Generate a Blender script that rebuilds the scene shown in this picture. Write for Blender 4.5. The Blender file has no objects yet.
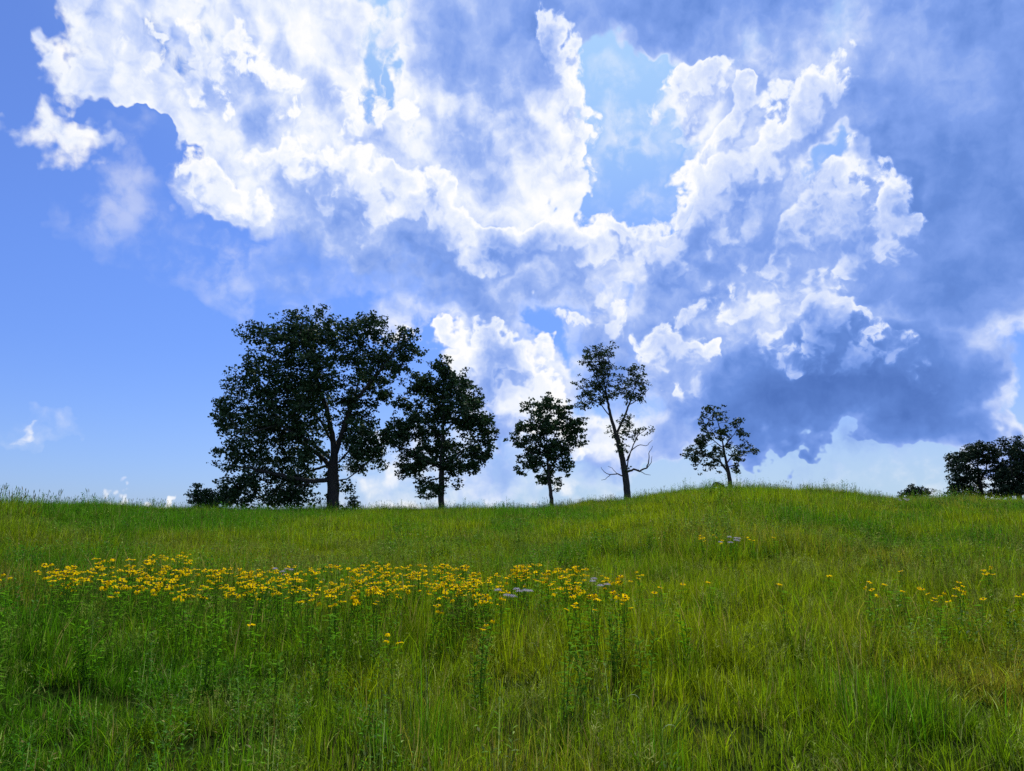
import bpy, math, random
import numpy as np
from mathutils import Vector, Matrix

C = bpy.context.scene.collection
SC = bpy.context.scene
R = math.radians

# ------------------------------------------------------------------ camera
W, H, F = 1024, 771, 770.0
EYE = Vector((0.0, 0.0, 1.6))
HORIZON = 520.0
PITCH = math.atan((HORIZON - H / 2) / F)
cam_d = bpy.data.cameras.new('camera')
cam_d.sensor_width = 36.0
cam_d.lens = 36.0 * F / W
cam_d.clip_start = 0.05
cam_d.clip_end = 6000
cam = bpy.data.objects.new('camera', cam_d)
cam.location = EYE
cam.rotation_euler = (math.pi / 2 + PITCH, 0, 0)
C.objects.link(cam)
SC.camera = cam


def ray(u, v):
    x, y = (u - W / 2) / F, (H / 2 - v) / F
    cp, sp = math.cos(PITCH), math.sin(PITCH)
    d = Vector((x, cp - y * sp, sp + y * cp))
    return d.normalized()


def azel(u, v):
    d = ray(u, v)
    return math.atan2(d.x, d.y), math.asin(d.z)


K = 10.0
# ------------------------------------------------------------------ sky
SUN_EL, SUN_AZ = R(52), R(9)        # sun ahead of the camera, high, a little to the right
world = bpy.data.worlds.new('World')
SC.world = world
world.use_nodes = True
nt = world.node_tree
nt.nodes.clear()


class G:
    """small helper round a node tree"""
    def __init__(self, t): self.t = t
    def n(self, kind, **kw):
        x = self.t.nodes.new(kind)
        for k, v in kw.items(): setattr(x, k, v)
        return x
    def put(self, sock, v):
        if hasattr(v, 'is_linked'): self.t.links.new(v, sock)
        else: sock.default_value = v
    def m(self, op, a, b=0.0, c=None, clamp=False):
        x = self.n('ShaderNodeMath', operation=op, use_clamp=clamp)
        self.put(x.inputs[0], a); self.put(x.inputs[1], b)
        if c is not None: self.put(x.inputs[2], c)
        return x.outputs[0]
    def v(self, op, a, b=(0, 0, 0), scale=None):
        x = self.n('ShaderNodeVectorMath', operation=op)
        self.put(x.inputs[0], a)
        if op not in ('NORMALIZE', 'LENGTH', 'SCALE'): self.put(x.inputs[1], b)
        if scale is not None: self.put(x.inputs['Scale'], scale)
        return x.outputs['Value'] if op in ('DOT_PRODUCT', 'LENGTH') else x.outputs['Vector']
    def noise(self, vec, scale, detail=4, rough=0.5, lac=2.0, col=False, dim='3D'):
        x = self.n('ShaderNodeTexNoise', noise_dimensions=dim)
        self.put(x.inputs['Vector'], vec)
        x.inputs['Scale'].default_value = scale
        x.inputs['Detail'].default_value = detail
        x.inputs['Roughness'].default_value = rough
        x.inputs['Lacunarity'].default_value = lac
        return x.outputs['Color'] if col else x.outputs['Fac']
    def voro(self, vec, scale, detail=2, rough=0.5, dim='2D'):
        x = self.n('ShaderNodeTexVoronoi', voronoi_dimensions=dim, feature='F1')
        self.put(x.inputs['Vector'], vec)
        x.inputs['Scale'].default_value = scale
        x.inputs['Detail'].default_value = detail
        x.inputs['Roughness'].default_value = rough
        x.normalize = True
        return x.outputs['Distance']
    def rng(self, val, a, b, c=0.0, d=1.0, kind='SMOOTHSTEP'):
        x = self.n('ShaderNodeMapRange', interpolation_type=kind)
        self.put(x.inputs[0], val)
        for i, q in enumerate((a, b, c, d)): self.put(x.inputs[1 + i], q)
        return x.outputs[0]
    def mix(self, f, a, b, blend='MIX'):
        x = self.n('ShaderNodeMix', data_type='RGBA', blend_type=blend, clamp_factor=True)
        self.put(x.inputs[0], f); self.put(x.inputs[6], a); self.put(x.inputs[7], b)
        return x.outputs[2]
    def ramp(self, f, stops, interp='LINEAR'):
        x = self.n('ShaderNodeValToRGB')
        e = x.color_ramp
        e.interpolation = interp
        while len(e.elements) < len(stops): e.elements.new(0.5)
        for i, (p, c) in enumerate(stops):
            e.elements[i].position = p
            e.elements[i].color = (*c, 1) if len(c) == 3 else c
        self.put(x.inputs[0], f)
        return x.outputs[0]


g = G(nt)
tc = g.n('ShaderNodeTexCoord').outputs['Generated']
sepd = g.n('ShaderNodeSeparateXYZ'); g.put(sepd.inputs[0], tc)
AZ = g.m('ARCTAN2', sepd.outputs[0], sepd.outputs[1])
EL = g.m('ARCSINE', sepd.outputs[2])
cmb = g.n('ShaderNodeCombineXYZ'); g.put(cmb.inputs[0], AZ); g.put(cmb.inputs[1], EL)
P0 = cmb.outputs[0]


def s2l(r, g_, b):
    f = lambda c: ((c / 255 + 0.055) / 1.055) ** 2.4 if c > 10 else c / 255 / 12.92
    return (f(r), f(g_), f(b))


def monomials(vec):
    sp = g.n('ShaderNodeSeparateXYZ'); g.put(sp.inputs[0], vec)
    a, e = sp.outputs[0], sp.outputs[1]
    c1 = g.n('ShaderNodeCombineXYZ')
    g.put(c1.inputs[0], g.m('MULTIPLY', a, a)); g.put(c1.inputs[1], g.m('MULTIPLY', a, e)); g.put(c1.inputs[2], g.m('MULTIPLY', e, e))
    c2 = g.n('ShaderNodeCombineXYZ')
    g.put(c2.inputs[0], a); g.put(c2.inputs[1], e); c2.inputs[2].default_value = 1.0
    return c1.outputs[0], c2.outputs[0]


def blobs(mono, lst, grow=1.0):
    """largest of a list of soft domes w * (1 - r^2) over ellipses given by bearing and elevation"""
    cur = None
    for (u, v, ru, rv, rot, w) in lst:
        a, e = azel(u, v)
        co, si = math.cos(R(rot)), math.sin(R(rot))
        ix, iy = F / (ru * grow), F / (rv * grow)
        # x = (co*(A-a) + si*(E-e)) * ix ; y = (-si*(A-a) + co*(E-e)) * iy
        qa = co * co * ix * ix + si * si * iy * iy
        qe = si * si * ix * ix + co * co * iy * iy
        qc = 2 * co * si * (ix * ix - iy * iy)
        k1 = (-w * qa, -w * qc, -w * qe)
        k2 = (w * (2 * qa * a + qc * e), w * (2 * qe * e + qc * a), w * (1 - qa * a * a - qc * a * e - qe * e * e))
        x = g.m('ADD', g.v('DOT_PRODUCT', mono[0], k1), g.v('DOT_PRODUCT', mono[1], k2))
        cur = g.m('MAXIMUM', x, 0.0 if cur is None else cur)
    return cur


def billow(vec, d1, d2):
    a = g.noise(vec, 9.0, d1, 0.6, dim='2D')
    b = g.voro(vec, 13.0, d2, 0.6)
    b = g.m('SUBTRACT', 1.0, b)
    return g.m('ADD', g.m('MULTIPLY', a, 0.6), g.m('MULTIPLY', b, 0.4))


# cloud masses: (x, y, half width, half height, tilt, weight) -> bearing / elevation by ray()
cover_list = [
    (150, 60, 160, 110, -20, 1.1), (100, 40, 85, 75, -25, 1.0), (290, 60, 200, 130, 0, 1.2), (330, 140, 190, 110, -10, 1.2),
    (480, 110, 170, 160, -20, 1.25), (530, 70, 110, 140, 0, 1.15), (215, 120, 110, 60, -20, .8),
    (40, 120, 60, 36, -30, .95), (68, 136, 62, 36, -35, .95), (92, 163, 34, 30, 0, .9), (125, 200, 40, 45, -60, .5),
    (260, 205, 150, 75, -10, 1.1), (390, 225, 170, 110, -5, 1.2), (330, 265, 170, 75, 0, .8),
    (520, 245, 170, 100, -5, 1.2), (600, 250, 80, 55, -20, 1.1), (440, 290, 150, 80, 0, 1.0),
    (450, 335, 50, 35, 0, .9), (480, 365, 90, 70, -20, 1.1), (530, 400, 110, 90, -30, 1.0),
    (500, 470, 230, 60, 0, .75), (600, 330, 130, 110, 0, .95), (620, 440, 170, 80, 0, .8),
    (690, 90, 75, 55, 10, 1.1), (760, 60, 150, 90, 0, 1.0), (790, 130, 150, 90, -10, 1.1),
    (730, 200, 120, 100, 20, 1.2), (700, 260, 120, 120, 0, 1.15), (820, 250, 170, 130, 0, 1.2),
    (720, 350, 170, 130, 0, 1.1), (830, 370, 200, 110, 12, 1.2), (940, 160, 210, 240, 0, 1.25),
    (1000, 235, 160, 125, 0, 1.1), (930, 350, 130, 70, 18, 1.0), (1040, 90, 150, 200, 0, 1.2),
    (700, 0, 330, 75, 0, 1.0), (480, -10, 190, 70, 0, 1.0), (960, 0, 260, 110, 0, 1.2),
    (790, 415, 150, 60, 8, 1.1), (985, 355, 60, 45, 40, .9), (885, 405, 170, 66, 17, 1.3), (800, 425, 160, 52, 4, 1.35),
    (908, 433, 55, 30, 0, .8), (1000, 437, 75, 32, 0, .75), (880, 466, 50, 16, -35, .6),
    (925, 478, 60, 20, -40, .55), (795, 468, 90, 30, 0, .5), (104, 520, 36, 11, 0, .72), (162, 519, 26, 9, 0, .68),
    (44, 415, 34, 10, -15, .40), (700, 460, 120, 60, 0, .7), (400, 490, 140, 30, 0, .6), (770, 490, 200, 22, 0, .5),
]
hole_list = [
    (608, 120, 52, 120, 4, 1.0), (632, 190, 50, 70, -25, .9), (600, 205, 60, 40, 10, .7), (652, 222, 40, 44, 0, .8), (365, 60, 45, 80, 28, .75), (398, 85, 26, 45, 0, .65),
    (165, 38, 26, 40, 10, .65), (440, 155, 28, 24, 0, .4), (165, 152, 110, 24, -6, .8), (325, 187, 34, 15, 0, .5),
    (832, 170, 36, 32, 0, .7), (885, 207, 20, 24, 0, .5), (345, 292, 45, 30, 0, .3), (430, 322, 40, 30, 0, .35),
    (120, 265, 150, 120, 0, .8), (-10, 40, 55, 90, 0, .9), (785, 492, 190, 50, 3, 1.5), (20, 250, 120, 130, 0, .9), (205, 20, 20, 40, 30, .3),
]
# flat, dark undersides with no bright rim
base_list = [(830, 425, 190, 60, 12, 1.3), (930, 375, 110, 50, 30, 1.0), (990, 320, 60, 60, 0, .8), (640, -10, 420, 70, 0, 1.0), (975, 160, 150, 190, 0, 1.1)]
# thin veils that fade out
veil_list = [(300, 285, 220, 50, 0, 1.2), (590, 330, 130, 70, 0, .7), (520, 470, 260, 40, 0, 1.0), (740, 492, 200, 24, 0, .9), (120, 190, 70, 40, 0, .9), (55, 135, 100, 50, -30, .45),
             (640, 130, 60, 100, 0, .8), (800, 60, 140, 60, 0, .8)]
# nearer heaps that stand in front of the others
heap_list = [
    (690, 90, 62, 42, 10, 1.0), (760, 130, 80, 50, 0, .7), (740, 190, 120, 60, 25, 1.1), (690, 245, 70, 60, 0, 1.0), (820, 110, 60, 50, 30, .8),
    (850, 230, 80, 60, -10, .9), (760, 280, 120, 60, 0, .75), (842, 338, 85, 55, -25, 1.0), (690, 370, 60, 70, 0, .8),
    (430, 225, 120, 45, -12, 1.0), (545, 250, 110, 40, -10, 1.1), (600, 235, 50, 26, -15, .9), (330, 200, 100, 50, -10, .8), (220, 190, 70, 40, -20, .8),
    (480, 365, 60, 50, -25, 1.1), (450, 335, 32, 22, 0, .9), (520, 410, 70, 50, -30, .9), (590, 300, 70, 50, 0, .6), (200, 60, 120, 60, 0, .5), (350, 110, 120, 60, 0, .5),
    (800, 232, 110, 66, 10, .95), (868, 238, 50, 60, 0, .8), (560, 90, 36, 90, 8, .8),
]
dark_list = [
    (950, 170, 190, 210, 0, .92), (890, 178, 66, 62, 0, 1.12), (700, -10, 420, 90, 0, .95), (470, -10, 170, 95, 0, .5),
    (960, 290, 170, 110, 15, .85), (860, 390, 230, 100, 12, 1.5), (780, 420, 150, 64, 8, 1.25), (700, 300, 60, 60, 0, .8),
    (770, 240, 70, 80, 20, .5), (420, 262, 120, 55, -5, .72), (520, 255, 80, 45, 0, .72), (560, 310, 120, 70, 0, .85),
    (650, 350, 80, 120, 30, .75), (740, 370, 110, 80, 0, .85), (240, 80, 110, 50, -10, .55), (400, 160, 110, 50, 0, .35),
    (300, 280, 160, 60, 0, .6), (505, 40, 70, 90, 0, .4), (600, 380, 80, 60, 0, .7), (620, 240, 60, 30, -20, .5),
    (330, 215, 80, 30, 0, .4), (908, 440, 45, 20, 0, .8), (1000, 450, 60, 20, 0, .6), (520, 350, 50, 70, 0, .6),
    (690, 470, 150, 50, 0, .5), (560, 460, 120, 40, 0, .4), (760, 90, 60, 50, 0, .5), (840, 60, 60, 60, 0, .4), (1010, 60, 120, 140, 0, 1.0),
]
wn = g.v('SUBTRACT', g.noise(P0, 7.0, 4, 0.55, col=True, dim='2D'), (0.5, 0.5, 0.5))
PW = g.v('ADD', P0, g.v('SCALE', wn, scale=0.17))
wn2 = g.v('SUBTRACT', g.noise(P0, 27.0, 3, 0.55, col=True, dim='2D'), (0.5, 0.5, 0.5))
PW = g.v('ADD', PW, g.v('SCALE', wn2, scale=0.045))
mono = monomials(PW)
cover = g.m('SUBTRACT', blobs(mono, cover_list, 0.84), blobs(mono, hole_list, 0.95))
base = g.m('MINIMUM', blobs(mono, base_list), 1.0)
veil = g.m('MINIMUM', blobs(mono, veil_list), 1.0)
# scattered cloud in the part of the sky behind the viewer
behind = g.rng(sepd.outputs[1], 0.55, 0.1)
gen = g.m('MULTIPLY', g.rng(g.noise(tc, 2.2, 3, 0.5), 0.42, 0.75, 0, 0.9), behind)
cover = g.m('MAXIMUM', cover, gen)
dark = g.m('MAXIMUM', blobs(mono, dark_list, 0.95), g.m('MULTIPLY', gen, 0.6))

PB = g.v('ADD', P0, g.v('SCALE', wn2, scale=0.02))
N1 = billow(PB, 9, 3.5)
sunv = Vector((math.sin(SUN_AZ) * math.cos(SUN_EL), math.cos(SUN_AZ) * math.cos(SUN_EL), math.sin(SUN_EL)))
sa, se = SUN_AZ, SUN_EL
tow = g.v('NORMALIZE', g.v('SUBTRACT', (sa, se, 0), P0))
N2 = billow(g.v('ADD', PB, g.v('SCALE', tow, scale=0.016)), 5, 2.5)
relief = g.m('SUBTRACT', N1, N2)
amp = g.m('MULTIPLY', g.rng(cover, 0.0, 0.25, 0.2, 2.7), g.m('SUBTRACT', 1.0, g.m('MULTIPLY', base, 0.6)))
dens = g.m('ADD', g.m('SUBTRACT', cover, 0.36), g.m('MULTIPLY', g.m('SUBTRACT', N1, 0.54), amp))
soft = g.rng(g.noise(P0, 5.0, 2, 0.5, dim='2D'), 0.35, 0.65, 0.15, 0.46)
soft = g.m('ADD', soft, g.m('MULTIPLY', veil, 0.85))
soft = g.m('ADD', g.m('MULTIPLY', soft, g.m('SUBTRACT', 1.0, base)), g.m('MULTIPLY', base, 0.22))
alpha = g.rng(dens, -0.05, soft)

thick = g.rng(dens, 0.10, 1.1)
fine = g.m('SUBTRACT', g.noise(PB, 12.0, 7, 0.6, dim='2D'), 0.5)
inner = g.m('MAXIMUM', g.rng(dens, 0.0, 0.55), base)
shade = g.m('ADD', g.m('MULTIPLY', dark, g.m('MULTIPLY', inner, 0.72)), g.m('MULTIPLY', thick, 0.22))
shade = g.m('SUBTRACT', shade, g.m('MULTIPLY', relief, g.m('SUBTRACT', 1.9, base)))
shade = g.m('ADD', shade, g.m('MULTIPLY_ADD', fine, 0.75, 0.10))
# the heaps in front
heap = blobs(mono, heap_list, 1.0)
Q = g.v('ADD', PB, (3.7, 1.9, 0))
M1 = billow(g.v('SCALE', Q, scale=1.7), 7, 3)
SH = 0.020
Q2 = g.v('ADD', Q, g.v('SCALE', tow, scale=SH))
M2 = billow(g.v('SCALE', Q2, scale=1.7), 4, 2)
heap2 = blobs(monomials(g.v('ADD', PW, g.v('SCALE', tow, scale=SH))), heap_list, 1.0)
hamp = g.rng(heap, 0.0, 0.25, 0.2, 3.0)
hd = g.m('ADD', g.m('SUBTRACT', heap, 0.30), g.m('MULTIPLY', g.m('SUBTRACT', M1, 0.56), hamp))
lit = g.m('ADD', g.m('SUBTRACT', heap, heap2), g.m('MULTIPLY', g.m('SUBTRACT', M1, M2), g.m('MULTIPLY', hamp, 0.6)))
litn = g.rng(lit, -0.22, 0.16)
halpha = g.m('MULTIPLY', g.rng(hd, -0.02, g.m('SUBTRACT', 1.0, g.m('MULTIPLY', litn, 0.70))), g.rng(hd, 1.3, 0.5, 0.0, 1.0))
hshade = g.m('ADD', g.m('MULTIPLY', g.rng(hd, 0.05, 0.6), 0.34), g.m('MULTIPLY_ADD', fine, 0.85, 0.09))
hshade = g.m('ADD', hshade, g.m('MULTIPLY', dark, 0.26))
hshade = g.m('ADD', hshade, g.m('MULTIPLY', g.m('SUBTRACT', 0.5, litn), 0.5))
wisp = g.m('MULTIPLY', blobs(mono, [(622, 150, 55, 100, 0, 1), (125, 200, 60, 60, -40, .45), (900, 470, 150, 34, -15, 1), (55, 420, 44, 12, -12, .55), (800, 472, 120, 20, 0, .9), (300, 270, 160, 60, 0, .6)]),
           g.m('MULTIPLY', g.rng(N1, 0.50, 0.72), 0.85))
STOPS = [(p / 1.5, c) for p, c in ((0.0, (1.0, 1.0, 1.0)), (0.16, s2l(238, 244, 255)), (0.36, s2l(202, 217, 253)), (0.56, s2l(160, 186, 245)),
                                   (0.80, s2l(128, 162, 235)), (1.05, s2l(104, 142, 218)), (1.5, s2l(80, 116, 190)))]
broad = g.m('MULTIPLY', g.m('SUBTRACT', g.noise(PB, 5.0, 4, 0.55, dim='2D'), 0.5), 0.55)
shade = g.m('ADD', shade, broad)
hshade = g.m('ADD', hshade, g.m('MULTIPLY', broad, 0.6))
fsh = g.mix(halpha, shade, hshade)
cl = g.ramp(g.m('DIVIDE', fsh, 1.5), STOPS)
alpha = g.m('MAXIMUM', g.m('MAXIMUM', alpha, halpha), wisp)
cloud = g.v('SCALE', cl, scale=K * 1.0)

sky = g.n('ShaderNodeTexSky', sky_type='NISHITA')
sky.sun_disc = False
sky.sun_elevation = SUN_EL
sky.sun_rotation = SUN_AZ
sky.altitude = 200
sky.air_density = 1.0
sky.dust_density = 0.3
sky.ozone_density = 2.0
elev = g.m('DIVIDE', EL, 0.7, clamp=True)
tint = g.ramp(elev, [(0.0, (0.44, 0.62, 1.16)), (0.14, (0.46, 0.66, 1.20)), (0.45, (0.48, 0.76, 1.40)), (1.0, (0.52, 0.84, 1.52))])
skyc = g.v('MULTIPLY', sky.outputs[0], tint)
# pale air: towards the horizon on the sunny side and round the sun itself
cosun = g.v('DOT_PRODUCT', tc, tuple(sunv))
glow = g.rng(cosun, 0.78, 0.98, 0.0, 0.9)
low = g.m('MULTIPLY', g.rng(EL, 0.22, 0.0), g.rng(AZ, -0.5, 0.35, 0.12, 0.85))
skyc = g.mix(0.09, skyc, tuple(c * K for c in s2l(196, 205, 255)) + (1,))
skyc = g.mix(glow, skyc, tuple(c * K for c in s2l(176, 216, 255)) + (1,))
skyc = g.mix(low, skyc, tuple(c * K for c in s2l(190, 215, 236)) + (1,))
final = g.mix(alpha, skyc, cloud)
bg = g.n('ShaderNodeBackground')
g.put(bg.inputs['Color'], final)
bg.inputs['Strength'].default_value = 0.1
out = g.n('ShaderNodeOutputWorld')
nt.links.new(bg.outputs[0], out.inputs['Surface'])
world.cycles.sampling_method = 'MANUAL'
world.cycles.sample_map_resolution = 512

SC.view_settings.view_transform = 'Standard'
SC.view_settings.look = 'None'
SC.view_settings.exposure = 0
SC.view_settings.gamma = 1
SC.render.engine = 'CYCLES'

# ------------------------------------------------------------------ sun
sun_d = bpy.data.lights.new('sun', 'SUN')
sun_d.energy = 4.4
sun_d.angle = R(0.6)
sun_d.color = (1.0, 0.95, 0.86)
sun = bpy.data.objects.new('sun', sun_d)
sun.rotation_euler = (-sunv).to_track_quat('-Z', 'Y').to_euler()
sun.location = (0, 0, 40)
C.objects.link(sun)

# ------------------------------------------------------------------ helpers
rnd = random.Random(11)
rng = np.random.default_rng(5)


def vnoise(x, y, seed=0):
    x = np.asarray(x, float); y = np.asarray(y, float)
    xi = np.floor(x).astype(np.int64); yi = np.floor(y).astype(np.int64)
    fx = x - xi; fy = y - yi
    fx = fx * fx * (3 - 2 * fx); fy = fy * fy * (3 - 2 * fy)
    def hsh(a, b):
        n = (a * 374761393 + b * 668265263 + seed * 982451653) & 0xFFFFFFFF
        n = ((n ^ (n >> 13)) * 1274126177) & 0xFFFFFFFF
        n = n ^ (n >> 16)
        return (n & 0xFFFF) / 65535.0
    a = hsh(xi, yi); b = hsh(xi + 1, yi); c = hsh(xi, yi + 1); d = hsh(xi + 1, yi + 1)
    return (a * (1 - fx) + b * fx) * (1 - fy) + (c * (1 - fx) + d * fx) * fy


def fbm(x, y, seed=0, oct=4):
    s = 0; a = 0.5; t = 0
    for i in range(oct):
        s = s + a * vnoise(np.asarray(x) * 2 ** i, np.asarray(y) * 2 ** i, seed + i * 17); t += a; a *= 0.5
    return s / t


# skyline: photo x -> y of the grass tops, distance of the crest
SKY_U = [-300, 0, 60, 110, 180, 250, 400, 500, 560, 630, 690, 730, 765, 800, 850, 900, 1024, 1300]
SKY_V = [503, 502, 503.5, 506.5, 509, 510.5, 510, 509, 506.5, 500, 492, 490, 489.5, 491.5, 495.5, 499, 501.5, 505]
CRU = [-300, 0, 100, 220, 400, 600, 740, 850, 1024, 1300]
CRD = [30, 33, 38, 54, 56, 55, 51, 52, 54, 54]


def height(x, y):
    x = np.asarray(x, float); y = np.asarray(y, float)
    d = np.hypot(x, y)
    az = np.arctan2(x, y)
    azc = np.clip(az, -0.72, 0.72)
    u = W / 2 + np.tan(azc) * F * 1.0
    dc = np.interp(u, CRU, CRD)
    v = np.interp(u, SKY_U, SKY_V)
    # the crest pixel is measured at the grass tops, 0.42 m above the ground
    zc = 1.6 + (HORIZON - v) / F * dc * np.cos(azc) - 0.42
    t = np.clip((d - 5) / (dc - 5), 0, 1)
    prof = np.sin(t * math.pi / 2) ** 1.25
    front = zc * prof
    over = np.maximum(d - dc, 0)
    back = zc - 0.0016 * over ** 2
    back = np.where(over > 35, zc - 0.0016 * 35 ** 2 - 0.112 * (over - 35), back)
    back = np.maximum(back, -7.0)
    z = np.where(d < dc, front, back)
    side = np.clip((np.abs(az) - 0.72) / 1.2, 0, 1)
    z = z * (1 - 0.75 * side)
    fade = np.clip((d - 1.0) / 8, 0, 1) * np.clip(1.4 - d / 400, 0, 1)
    z = z + ((fbm(x / 7.0, y / 7.0, 3, 3) - 0.5) * 0.26 + (fbm(x / 1.7, y / 1.7, 9, 2) - 0.5) * 0.14) * fade * np.clip(1.6 - d / 45, 0.35, 1)
    return z


def hz(x, y): return float(height(np.array([x]), np.array([y]))[0])


def to_mesh(name, verts, faces, mat=None, smooth=False):
    me = bpy.data.meshes.new(name)
    me.from_pydata([tuple(p) for p in verts], [], faces)
    if mat: me.materials.append(mat)
    if smooth: me.polygons.foreach_set('use_smooth', [True] * len(me.polygons))
    me.update()
    return me


def np_mesh(name, verts, quads, mat=None, smooth=False):
    """fast mesh from arrays; quads (n,4) or tris (n,3)"""
    verts = np.asarray(verts, np.float32); quads = np.asarray(quads, np.int32)
    n, k = quads.shape
    me = bpy.data.meshes.new(name)
    me.vertices.add(len(verts)); me.vertices.foreach_set('co', verts.ravel())
    me.loops.add(n * k); me.loops.foreach_set('vertex_index', quads.ravel())
    me.polygons.add(n)
    me.polygons.foreach_set('loop_start', np.arange(0, n * k, k, dtype=np.int32))
    if smooth: me.polygons.foreach_set('use_smooth', np.ones(n, bool))
    if mat: me.materials.append(mat)
    me.update(calc_edges=True)
    return me


def link(name, data, parent=None, loc=None):
    o = bpy.data.objects.new(name, data)
    C.objects.link(o)
    if parent: o.parent = parent
    if loc is not None: o.location = loc
    return o


def tag(o, label=None, cat=None, group=None, kind=None):
    if label: o['label'] = label
    if cat: o['category'] = cat
    if group: o['group'] = group
    if kind: o['kind'] = kind
    return o


def new_mat(name):
    m = bpy.data.materials.new(name)
    m.use_nodes = True
    t = m.node_tree
    t.nodes.clear()
    o = t.nodes.new('ShaderNodeOutputMaterial')
    return m, G(t), o


def attr(gg, name, kind='GEOMETRY', out='Fac'):
    a = gg.n('ShaderNodeAttribute', attribute_type=kind, attribute_name=name)
    return a.outputs[out]


def leafy_shader(gg, o, col, transl=0.4, tcol=None, gloss=0.04, rough=0.5):
    di = gg.n('ShaderNodeBsdfDiffuse'); gg.put(di.inputs['Color'], col)
    tr = gg.n('ShaderNodeBsdfTranslucent'); gg.put(tr.inputs['Color'], tcol if tcol is not None else col)
    mx = gg.n('ShaderNodeMixShader'); mx.inputs[0].default_value = transl
    gg.t.links.new(di.outputs[0], mx.inputs[1]); gg.t.links.new(tr.outputs[0], mx.inputs[2])
    gl = gg.n('ShaderNodeBsdfGlossy'); gl.inputs['Roughness'].default_value = rough
    gl.inputs['Color'].default_value = (0.9, 0.95, 0.9, 1)
    m2 = gg.n('ShaderNodeMixShader'); m2.inputs[0].default_value = gloss
    gg.t.links.new(mx.outputs[0], m2.inputs[1]); gg.t.links.new(gl.outputs[0], m2.inputs[2])
    gg.t.links.new(m2.outputs[0], o.inputs['Surface'])


def grass_mat(name, green, olive, dry, transl=0.45):
    m, gg, o = new_mat(name)
    r = attr(gg, 'rnd'); tone = attr(gg, 'tone', 'INSTANCER'); dr = attr(gg, 'dry', 'INSTANCER'); t = attr(gg, 'along')
    c = gg.mix(tone, (*green, 1), (*olive, 1))
    c = gg.mix(gg.rng(gg.m('ADD', r, gg.m('MULTIPLY', dr, 0.75)), 0.82, 1.25, 0, 0.8), c, (*dry, 1))
    c = gg.mix(gg.rng(gg.m('FRACT', gg.m('MULTIPLY', r, 31.7)), 0.94, 0.96, 0, 0.7), c, (0.36, 0.42, 0.12, 1))  # a few pale blades: highlights on leaf tips, put into the colour
    c = gg.mix(gg.rng(gg.m('FRACT', gg.m('MULTIPLY', r, 17.3)), 0.93, 0.95, 0, 0.8), c, (0.30, 0.215, 0.075, 1))
    v = gg.m('ADD', 0.40, gg.m('MULTIPLY', gg.m('POWER', gg.m('FRACT', gg.m('MULTIPLY', r, 7.31)), 1.4), 1.35))
    c = gg.v('SCALE', c, scale=v)
    leafy_shader(gg, o, c, transl, gloss=0.006, rough=0.5)
    return m


M_GRASS = grass_mat('meadow_grass', (0.085, 0.235, 0.005), (0.255, 0.340, 0.004), (0.33, 0.27, 0.03))
M_SEED = grass_mat('seed_grass', (0.14, 0.26, 0.02), (0.25, 0.32, 0.04), (0.27, 0.31, 0.06), 0.40)
M_HERB = grass_mat('meadow_herbs', (0.045, 0.190, 0.008), (0.12, 0.25, 0.008), (0.17, 0.24, 0.05), 0.40)


def simple_leaf_mat(name, col, transl, gloss=0.03, var=0.5):
    m, gg, o = new_mat(name)
    geo = gg.n('ShaderNodeNewGeometry')
    r = geo.outputs['Random Per Island']
    c = gg.v('SCALE', col, scale=gg.m('ADD', 1 - var / 2, gg.m('MULTIPLY', r, var)))
    leafy_shader(gg, o, c, transl, gloss=gloss)
    return m


M_OAK = simple_leaf_mat('oak_leaves', (0.028, 0.062, 0.018), 0.20, 0.025, 0.9)
M_THIN = simple_leaf_mat('thin_leaves', (0.036, 0.064, 0.020), 0.22, 0.03, 0.9)
M_FAR = simple_leaf_mat('far_leaves', (0.026, 0.048, 0.020), 0.10, 0.02, 0.8)
M_STEM = simple_leaf_mat('flower_stems', (0.11, 0.21, 0.02), 0.2, 0.0)
M_FLEAF = simple_leaf_mat('flower_leaves', (0.11, 0.29, 0.010), 0.5, 0.0, 0.8)
M_PALELEAF = simple_leaf_mat('pale_leaves', (0.11, 0.25, 0.018), 0.45, 0.0, 0.7)
M_PETAL = simple_leaf_mat('yellow_petals', (0.98, 0.69, 0.004), 0.5, 0.0, 0.25)
M_LILAC = simple_leaf_mat('lilac_petals', (0.52, 0.47, 0.58), 0.3, 0.02, 0.4)
M_BLADE = simple_leaf_mat('pale_blade', (0.26, 0.36, 0.22), 0.3, 0.10, 0.2)


def bark_mat():
    m, gg, o = new_mat('bark')
    t = gg.n('ShaderNodeTexCoord').outputs['Object']
    mp = gg.n('ShaderNodeMapping'); gg.put(mp.inputs[0], t); mp.inputs['Scale'].default_value = (6, 6, 1.2)
    f = gg.noise(mp.outputs[0], 2.2, 6, 0.65)
    c = gg.ramp(f, [(0.3, (0.016, 0.014, 0.012)), (0.7, (0.052, 0.046, 0.038))])
    b = gg.n('ShaderNodeBsdfPrincipled'); gg.put(b.inputs['Base Color'], c); b.inputs['Roughness'].default_value = 0.9
    bp = gg.n('ShaderNodeBump'); bp.inputs['Strength'].default_value = 0.8; bp.inputs['Distance'].default_value = 0.03
    gg.put(bp.inputs['Height'], f); gg.put(b.inputs['Normal'], bp.outputs[0])
    gg.t.links.new(b.outputs[0], o.inputs['Surface'])
    return m


M_BARK = bark_mat()


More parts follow.
